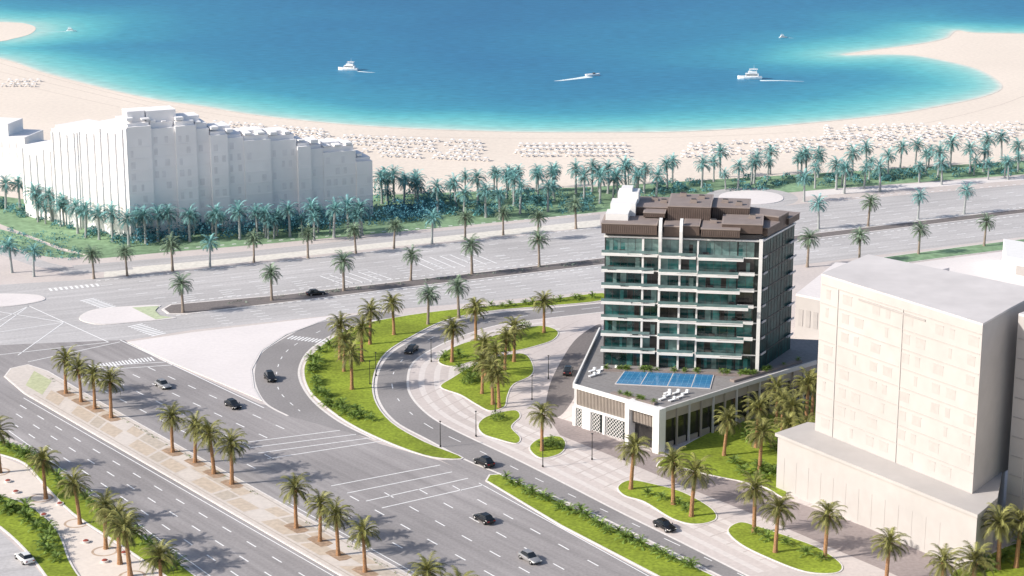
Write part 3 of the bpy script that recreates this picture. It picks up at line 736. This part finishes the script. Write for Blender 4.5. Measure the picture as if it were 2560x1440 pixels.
for (q0,q1) in [((1510,926),(1880,941)),((1530,985),(1640,1012)),((1830,955),(2000,905))]:
    ff,LL=frame(G(*q0,PZ),G(*q1,PZ)); m=MB(); m.box(ff,0,LL,-.6,.6,PZ+.01,PZ+.5,0); m.obj('planter',brownroof,bld)
m=MB()
for k in range(9):
    a=lerp(p1,p5,k/9);c_=lerp(p2,p3,k/9); strip(m,[lerp(a,c_,.04),lerp(a,c_,.96)],.12,PZ+.006)
m.obj('deck_joint',[asphdark],bld)
for (x,y) in [(1480,930),(1492,938),(1500,928),(1655,1000),(1668,992),(1690,985),(1700,995),(1680,1003),(1668,985),(1712,986),(1535,925),(1480,942)]:
    cx,cy=G(x,y,PZ); m=MB(); ff=lambda s,n,cx=cx,cy=cy:(cx+s*.7+n*.7,cy+s*.7-n*.7)
    m.box(ff,-.9,.6,-.3,.3,.25,.38,0); m.box(ff,.601,1.0,-.3,.3,.38,.85,0)
    for a in (-.8,.5):
        for c_ in (-.25,.2): m.box(ff,a,a+.06,c_,c_+.06,0,.249,0)
    o=m.obj('sun_lounger',[boatw]); o.location=(0,0,PZ+.01)
    TOP(o,'white sun lounger on the grey pool terrace','lounger','loungers on the pool terrace')
random.seed(5)
for i in range(34):
    x=U(1512,1878); shrub(0,0,.55,PZ+.45,wxy=G(x,926+(x-1510)*.0405,PZ))
for i in range(12):
    x=U(1835,1995); shrub(0,0,.55,PZ+.45,wxy=G(x,955-(x-1830)*.294,PZ))
for i in range(9):
    x=U(1533,1637); shrub(0,0,.5,PZ+.45,wxy=G(x,985+(x-1530)*.245,PZ))

# ---------------- ivory building on the right -----------------
ib=empty('office_building'); TOP(ib,'plain ivory mid-rise block with low podium and flat roof','building')
T1=G(2037,1080,10.5);T2=G(2430,1240,10.5);TZ=41.0
T4=G(2170,640,TZ);fT,LT=frame(T1,T2)
T3=(T2[0]+7,T2[1]+10)
bk=Vector((T4[0]-T1[0],T4[1]-T1[1]))
q=[T1,T2,T3,(T3[0]+bk.x*.8,T3[1]+bk.y*.8),T4]
m=MB(); m.hexa(q,10.5,TZ,0); m.obj('wall',ivory,ib)
m=MB(); m.hexa(q,TZ+.001,TZ+.35,0); m.obj('roof',ivoryroof,ib)
T6=(T3[0]+1,T3[1]-2); T7=(T6[0]+20,T6[1]-24)
m=MB(); m.hexa([T6,T7,(T7[0]+20,T7[1]+20),(T6[0]+22,T6[1]+22)],0,TZ-.5,0); m.obj('wall',ivory,ib)
m=MB(); m.hexa([T6,T7,(T7[0]+20,T7[1]+20),(T6[0]+22,T6[1]+22)],TZ-.499,TZ-.1,0); m.obj('roof',ivoryroof,ib)
Q1=G(1945,1088,10.5);Q2=G(2443,1290,10.5);Q3=G(2486,1250,10.5);Q0=G(2020,1062,10.5)
fQ,LQ=frame(Q1,Q2)
m=MB(); m.hexa([Q1,Q2,Q3,(T2[0]+12,T2[1]+25),Q0],0,10.3,0); m.obj('podium_wall',ivory,ib)
m=MB(); m.hexa([fQ(-.4,.4),fQ(LQ+.4,.4),(Q3[0]+.5,Q3[1]),(T2[0]+12,T2[1]+25),(Q0[0],Q0[1]+.5)],10.301,10.9,0); m.obj('roof',ivory,ib)
ivw=M('ivory_recess',(.40,.375,.365),.8,.05,1)
ivp=M('ivory_panel',(.445,.42,.405),.8,.05,1)  # panel tone kept close to the wall, painting the haze that fades it
random.seed(8)
for fl in range(8):
    z=11.6+fl*3.55
    m=MB(); m.box(fT,.2,LT-.2,.005,.10,z+2.9,z+3.02,0); m.obj('ledge',ivp,ib)
    for k in range(10):
        s_=1.6+k*3.9+(.5 if k%2 else 0)
        if (k+fl)%4==1: continue
        wd_=[1.9,.7,2.4,1.1][(k*3+fl)%4] if fl%2 else [2.2,1.2,.7,1.8][(k+fl)%4]
        m=MB(); m.box(fT,s_,s_+wd_,.004,.03,z+.5,z+2.2,0); m.box(fT,s_-.1,s_+wd_+.1,.004,.10,z+2.201,z+2.3,1)
        m.obj('window',[ivp,ivory],ib)
for s_ in (4.6,21.3):
    m=MB(); m.box(fT,s_,s_+.3,.004,.14,10.91,TZ-1.5,0); m.obj('pilaster',ivory,ib)
m=MB(); m.box(fT,10.2,27,.004,.15,38.6,38.9,0); m.obj('ledge',ivw,ib)
for k in range(13):
    m=MB(); m.box(fQ,2+k*3.3,2.1+k*3.3,.004,.03,.5,6.6,0); m.obj('pilaster',ivp,ib)
f67,L67=frame(T6,T7)
for fl in range(9):
    m=MB(); m.box(f67,.4,L67-.2,.004,.15,8+fl*3.55,8.15+fl*3.55,0); m.obj('ledge',ivw,ib)
for s_ in (3,8,13):
    m=MB(); m.box(f67,s_,s_+.4,.004,.2,0,TZ-1,0); m.obj('pilaster',ivory,ib)
pb=empty('pale_building'); TOP(pb,'low pale rendered block behind the office building','building')
e1=G(1985,852);e2=G(2060,868);e3=(e2[0]+35,e2[1]+30);e4=(e1[0]+14,e1[1]+30)
m=MB(); m.hexa([e1,e2,e3,e4],0,11,0); m.obj('wall',ivory,pb)
m=MB(); m.hexa([e1,e2,e3,e4],11.001,11.5,0); m.obj('roof',pavelight,pb)
fE,_l=frame(e1,e2)
for k in range(3):
    m=MB(); m.box(fE,1+k*2.0,2.2+k*2.0,.004,.1,4,8,0); m.obj('window',ivp,pb)
pb=empty('pale_building'); TOP(pb,'white rendered villa block beside the boulevard lawn','building')
e1=G(2512,700);e2=G(2700,735);e3=(e2[0]+8,e2[1]+18);e4=(e1[0]+4,e1[1]+20)
m=MB(); m.hexa([e1,e2,e3,e4],0,6,0); m.obj('wall',haze,pb); m=MB(); m.hexa([e1,e2,e3,e4],6.001,6.4,0); m.obj('roof',stucco,pb)
m=MB(); fE,_l=frame(e1,e2); m.box(fE,3,8,.004,.1,2,4.5,0); m.obj('window',ivw,pb)

# ---------------- pale hotel -----------------
ht=empty('hotel_building'); TOP(ht,'long white stepped hotel with staggered rooflines and small windows','building')
K=G(330,598); E=G(65,540)
fr2,L2h=frame(E,K)
K2=(K[0]+.917*73,K[1]+.399*73); fr1,L1h=frame(K,K2)
random.seed(3)
wn=0; extra_w=MB()
for (a,c_,h,no,dp) in [(0,7,32.3,0,16),(7,14,31.2,-.9,16),(14,20,31.5,-.2,16),(20,24,30.2,-1.2,16),(24,29,28.2,.2,15),(29,34,26.9,-.8,15),(34,42,25.8,-.3,15),(42,50,25.0,-1.2,15),(50,54,22.9,.1,14),(54,58,21.8,-.8,14),(58,68,20.4,-.5,14),(68,73,17,0,14)]:
    m=MB(); m.box(fr1,a,c_-.01,-dp,no,0,h,0); m.box(fr1,a+.3,c_-.3,-dp+1,no-1.2,h+.001,h+U(.6,1.6),0)
    for fl in range(1,int(h/3.3)): m.box(fr1,a+.1,c_-.11,no+.003,no+.12,fl*3.3-.06,fl*3.3+.06,0)
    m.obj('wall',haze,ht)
    for fl in range(int(h/3.3)):
        s_=a+.8
        while s_<c_-1.6:
            if R()<.6: extra_w.box(fr1,s_,s_+U(.7,1.4),no+.004,no+.04,fl*3.3+.5,fl*3.3+2.4,0)
            s_+=U(2,3.2)
    s_=a+.4
    while s_<c_-2.2:
        w_=U(1.2,2.4); m=MB(); m.box(fr1,s_,s_+w_,-U(4,7),no-U(.3,1),h+1.602,h+U(1.9,2.6),0); m.obj('parapet',haze,ht); s_+=w_+U(.8,2.5)
o=extra_w.obj('window',hazewin,ht); o['kind']='stuff'
hs=[(0,9,20.8,0),(9,15,22.5,-.5),(15,26,28.4,.4),(26,36,29.8,-.4),(36,L2h,32.0,.2)]
for (a,c_,h,no) in hs:
    m=MB(); m.box(fr2,a,c_-.01,-14,no,0,h,0); m.box(fr2,a+.5,c_-.5,-13,no-1,h+.001,h+.9,0)
    s_=a
    while s_<c_-1: m.box(fr2,s_,s_+.5,no+.003,no+.4,4,h-U(0,2),0); s_+=3.2
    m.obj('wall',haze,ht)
    s_=a+1.2
    while s_<c_-1.5:
        for fl in range(2,int(h/3.3)):
            if wn<98:
                m=MB(); m.box(fr2,s_,s_+.8,no+.004,no+.06,fl*3.3+.4,fl*3.3+2.6,0); m.obj('window',hazewinb,ht); wn+=1
        s_+=3.2
for bx in [(1,6,-9,-3,32.3,36.2),(6.5,15,-10,-3,31,36.0),(15.5,22,-10,-4,31,33.6),(36,41,-11,-5,25,27.9),(42,48,-11,-5,25,27.2),(26,31,-10,-4,27,30.0),(59,64,-10,-4,20,22.8)]:
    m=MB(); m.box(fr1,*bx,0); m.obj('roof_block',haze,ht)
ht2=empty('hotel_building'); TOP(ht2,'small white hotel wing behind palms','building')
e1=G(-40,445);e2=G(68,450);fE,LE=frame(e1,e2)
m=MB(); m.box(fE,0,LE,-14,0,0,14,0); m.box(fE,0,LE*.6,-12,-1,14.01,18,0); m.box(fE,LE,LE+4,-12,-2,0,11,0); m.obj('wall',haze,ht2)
for k in range(5):
    for fl in range(2,4):
        m=MB(); m.box(fE,1+k*2.5,2.2+k*2.5,.004,.06,fl*3.3+.5,fl*3.3+2.3,0); m.obj('window',hazewin,ht2)

# ---------------- beach parasols with loungers -----------------
def beach_mesh():
    m=MB(); ff=lambda s,n:(s,n)
    m.cyl(0,0,0,1.7,.04,.03,5,1)
    i=len(m.v); n=8
    m.v.append((0,0,1.95))
    for k in range(n): a=2*math.pi*k/n; m.v.append((1.25*math.cos(a),1.25*math.sin(a),1.55))
    for k in range(n): m.f.append((i,i+1+k,i+1+(k+1)%n)); m.m.append(0)
    for c_ in (-1.2,1.2):
        m.box(ff,c_-.38,c_+.38,-1.0,.7,.2,.32,0); m.box(ff,c_-.38,c_+.38,.701,1.1,.32,.6,0)
        m.box(ff,c_-.25,c_+.25,-.9,-.8,0,.199,1); m.box(ff,c_-.25,c_+.25,.5,.6,0,.199,1)
    return m
bm_=beach_mesh(); bme=bm_.mesh('beach_parasol',[canvas,parleg])
pos=[]
def field(x0,x1,yf,rows,dy,dx,jit=1.5,dens=.85):
    for r in range(rows):
        x=x0+(r%2)*dx/2+U(0,25)
        while x<x1:
            if R()<dens: pos.append((x+U(-jit,jit),yf(x)+r*dy+U(-.6,.6)))
            x+=dx*U(.95,1.05)
field(715,1215,lambda x:338+(x-715)*.045,6,8.5,21)
field(1290,1570,lambda x:366,4,8.5,16,1,.95)
field(1700,2540,lambda x:368-(x-1700)*.05,4,8.5,22,3)
field(2040,2560,lambda x:322-(x-2040)*.02,5,7,24,3)
field(520,820,lambda x:308+(x-520)*.08,5,7,19,2)
field(0,95,lambda x:205,3,6,18,3)
pos.sort(key=lambda p:-p[1])
rest=MB(); SC=.74
for i,(x,y) in enumerate(pos):
    wx,wy=G(x,y)
    if i<292:
        o=O('beach_parasol',bme,None,(wx,wy,.02),U(-.2,.2),SC*U(.88,1.08)); TOP(o,'pale beach parasol with two sun loungers on the sand','parasol','parasols on the beach')
    else:
        k=len(rest.v); rest.v+=[(a*SC+wx,c_*SC+wy,d*SC+.02) for a,c_,d in bm_.v]; rest.f+=[tuple(q+k for q in f) for f in bm_.f]; rest.m+=bm_.m
if rest.v:
    o=rest.obj('beach_parasol',[canvas,parleg]); o['kind']='stuff'

# ---------------- cars -----------------
def loft(m,st,ring,mi=0,cap=True):
    i=len(m.v); n=None
    for s in st:
        rr=ring(s); n=len(rr); m.v+=rr
    for k in range(len(st)-1):
        for j in range(n):
            m.f.append((i+k*n+j,i+k*n+(j+1)%n,i+(k+1)*n+(j+1)%n,i+(k+1)*n+j)); m.m.append(mi)
    if cap:
        m.f.append(tuple(i+j for j in range(n))[::-1]); m.m.append(mi)
        m.f.append(tuple(i+(len(st)-1)*n+j for j in range(n))); m.m.append(mi)
def smooth(o):
    for p in o.data.polygons: p.use_smooth=True
def car(px,py,hx,hy,paint,label,suv=False):
    x,y=G(px,py);x2,y2=G(hx,hy); rot=math.atan2(y2-y,x2-x)
    c=empty('car',(x,y,.036),rot,1.1); TOP(c,label,'car')
    k=1.18 if suv else 1.0
    st=[(-2.3,.72,.38,.72),(-2.2,.84,.3,.88*k),(-1.5,.92,.28,.95*k),(-.5,.93,.26,.92*k),(.6,.93,.26,.90*k),(1.3,.91,.28,.80*k),(2.0,.84,.3,.68*k),(2.25,.66,.36,.56*k)]
    def ring(s):
        X,hw,zb,zt=s
        half=[(hw*.88,zb),(hw,zb+.14),(hw,zt-.2),(hw*.93,zt-.04),(hw*.75,zt)]
        return [(X,a,b_) for a,b_ in half]+[(X,-a,b_) for a,b_ in half[::-1]]
    m=MB(); loft(m,st,ring); o=m.obj('body',carpaint[paint],c); smooth(o)
    gt=1.42 if not suv else 1.72
    gs=[(-1.95 if suv else -1.75,.72,.84*k,.90*k),(-1.35,.76,.86*k,gt-.06),(-.6,.78,.86*k,gt),(.1,.78,.86*k,gt-.03),(.95,.74,.80*k,.86*k)]
    def ring2(s):
        X,hw,zb,zt=s
        d=(zt-zb)*.3
        return [(X,hw,zb),(X,hw-d*.6,zt-.06),(X,hw-d*.6-.12,zt),(X,-hw+d*.6+.12,zt),(X,-hw+d*.6,zt-.06),(X,-hw,zb)]
    m=MB(); loft(m,gs,ring2); o=m.obj('window',carglass,c)
    m=MB(); ff=lambda s,n:(s,n)
    m.box(ff,-1.3,.12,-.52,.52,gt-.05,gt+.03,0)
    m.obj('roof',carpaint[paint],c)
    for wx in (-1.4,1.42):
        for wy in (-1,1):
            m=MB(); m.cyl(wx,.34,wy*.74,wy*.95,.34,.34,16,0,'y'); w_=m.obj('wheel',tyrem,c)
            m=MB(); m.cyl(wx,.34,wy*.951,wy*.965,.2,.18,10,0,'y'); m.obj('rim',rimm,w_)
    for wy in (-.58,.58):
        m=MB(); m.box(ff,2.12,2.22,wy-.16,wy+.16,.50*k,.62*k,0); m.obj('headlight',lampw,c)
        m=MB(); m.box(ff,-2.31,-2.22,wy-.18,wy+.18,.62*k,.76*k,0); m.obj('tail_light',lampr,c)
        m=MB(); m.box(ff,.62,.78,wy*1.72-.09,wy*1.72+.09,.9*k,1.03*k,0); m.obj('mirror',carpaint[paint],c)
    return c
car(676,950,705,985,'black','black car driving along the curved slip road',True)
car(1028,880,1000,900,'black','black car on the inner curved road')
car(790,738,860,731,'black','black car on the boulevard')
car(408,968,450,990,'silver','silver car on the wide avenue')
car(583,1018,625,1042,'black','black saloon on the wide avenue')
car(1210,1163,1165,1142,'black','black car turning out of the service road',True)
car(1210,1303,1160,1275,'black','black sports car on the wide avenue')
car(1662,1322,1712,1348,'black','black sports car on the service road')
car(1325,1402,1375,1430,'silver','grey car on the wide avenue')
car(62,1402,20,1368,'white','white car on the corner street')
car(1420,934,1428,900,'black','black car parked on the dark driveway',True)

# ---------------- boats -----------------
def hull(m,Ln,W,H,mi=0):
    st=[(-Ln/2,.8,.0),(-Ln/4,1,.0),(0,1,.02),(Ln/4,.8,.1),(Ln*.42,.4,.2),(Ln/2,.03,.3)]
    def ring(s):
        X,w,l=s; hw=W/2*w
        return [(X,hw*.6,-.1),(X,hw*.9,H*.5),(X,hw,H*(1+l)),(X,-hw,H*(1+l)),(X,-hw*.9,H*.5),(X,-hw*.6,-.1)]
    loft(m,st,ring,mi)
def yacht(px,py,rot,sc,label):
    x,y=G(px,py); c=empty('motor_yacht',(x,y,.1),rot,sc); TOP(c,label,'boat'); ff=lambda s,n:(s,n)
    m=MB(); hull(m,9,2.8,1.0); m.obj('hull',boatw,c)
    m=MB(); m.box(ff,-3.2,1.6,-1.0,1.0,1.05,2.1,0); m.box(ff,-2.6,.6,-.9,.9,2.2,2.9,0); m.obj('cabin',boatw,c)
    m=MB(); m.box(ff,-2.8,1.3,-1.03,-1.001,1.45,1.85,0); m.box(ff,-2.8,1.3,1.001,1.03,1.45,1.85,0); m.box(ff,1.601,1.64,-.8,.8,1.3,1.9,0); m.obj('window',carglass,c)
    m=MB(); m.box(ff,-2.9,.2,-1,1,3.6,3.72,0); m.cyl(-2.4,.8,2.9,3.6,.05,.05,5,0); m.cyl(-2.4,-.8,2.9,3.6,.05,.05,5,0); m.cyl(0,.8,2.9,3.6,.05,.05,5,0); m.cyl(0,-.8,2.9,3.6,.05,.05,5,0); m.cyl(-1.5,0,3.7,5.4,.05,.02,5,0); m.obj('canopy',boatw,c)
def wake(pts,w0,w1):
    m=MB(); w=GL(pts); n=len(w)
    for i in range(n-1):
        a=Vector(w[i]);c_=Vector(w[i+1]);d=(c_-a).normalized();nn=Vector((-d.y,d.x))
        wa=w0+(w1-w0)*i/(n-1);wb=w0+(w1-w0)*(i+1)/(n-1)
        m.face([(*(a-nn*wa),.09),(*(c_-nn*wb),.09),(*(c_+nn*wb),.09),(*(a+nn*wa),.09)])
    o=m.obj('wake',foam); STR(o)
yacht(870,176,2.9,1.0,'white motor yacht heading across calm water')
yacht(1874,198,3.1,1.15,'white motor yacht trailing a thin wake')
yacht(1958,95,.2,.45,'small white boat on open water'); yacht(178,79,0,.55,'small white boat beside the sandbar')
c=empty('speedboat',(*G(1482,190),.1),.25,1.0); TOP(c,'white speedboat leaving a foamy wake','boat')
m=MB(); hull(m,6.5,2.2,.8); m.obj('hull',boatw,c); m=MB(); m.box(lambda s,n:(s,n),0,.9,-.7,.7,.8,1.35,0); m.obj('windscreen',carglass,c)
wake([(1900,202),(1950,202),(2010,204)],1.4,.2); wake([(1474,192),(1440,197),(1400,202),(1385,203)],2.2,.2); wake([(895,179),(920,181),(938,182)],1.0,.2); wake([(190,77),(150,80),(100,80)],.6,.2); wake([(1972,95),(1985,96)],.5,.1)

# ---------------- street lamps -----------------
for (x,y) in [(1101,1118),(1357,1168),(1190,1092),(1371,948),(925,962),(1078,905),(940,940),(1238,1030),(1560,1150),(1330,1000),(1480,1150)]:
    c=empty('street_lamp',(*G(x,y),.1),U(0,3)); TOP(c,'slim dark lamp post beside the paving','street lamp','slim lamp posts')
    m=MB(); m.cyl(0,0,0,5.2,.1,.06,8,0); m.cyl(0,0,0,.3,.2,.18,8,0); m.obj('pole',metal,c)
    m=MB(); m.cyl(0,0,5.2,5.35,.1,.26,10,0); m.cyl(0,0,5.35,5.45,.26,.1,10,0); m.obj('lamp_head',metal,c)

# ---------------- light & camera -----------------
el=math.radians(32); az=math.radians(17)
d=Vector((math.cos(az)*math.cos(el),math.sin(az)*math.cos(el),-math.sin(el)))
sl=bpy.data.lights.new('sun','SUN'); sl.energy=5.0; sl.angle=math.radians(.6); sl.color=(1,.93,.84)
so=bpy.data.objects.new('sun',sl); COL.objects.link(so); so.rotation_euler=d.to_track_quat('-Z','Y').to_euler()
wd=bpy.data.worlds.new('World'); scene.world=wd; wd.use_nodes=True
nt=wd.node_tree; bg=nt.nodes['Background']; sk=nt.nodes.new('ShaderNodeTexSky'); sk.sky_type='NISHITA'; sk.sun_disc=False
sk.sun_elevation=el; sk.sun_rotation=math.atan2(-d.x,-d.y); sk.air_density=1.0; sk.dust_density=2.0
nt.links.new(sk.outputs[0],bg.inputs[0]); bg.inputs[1].default_value=.15
cam=bpy.data.cameras.new('camera'); co=bpy.data.objects.new('camera',cam); COL.objects.link(co)
co.location=(0,0,CH); co.rotation_euler=(math.pi/2-P,0,0); cam.sensor_width=36; cam.lens=36*F/2560; cam.clip_end=20000; cam.clip_start=1
scene.camera=co
scene.view_settings.view_transform='Standard'; scene.view_settings.look='None'; scene.view_settings.exposure=0
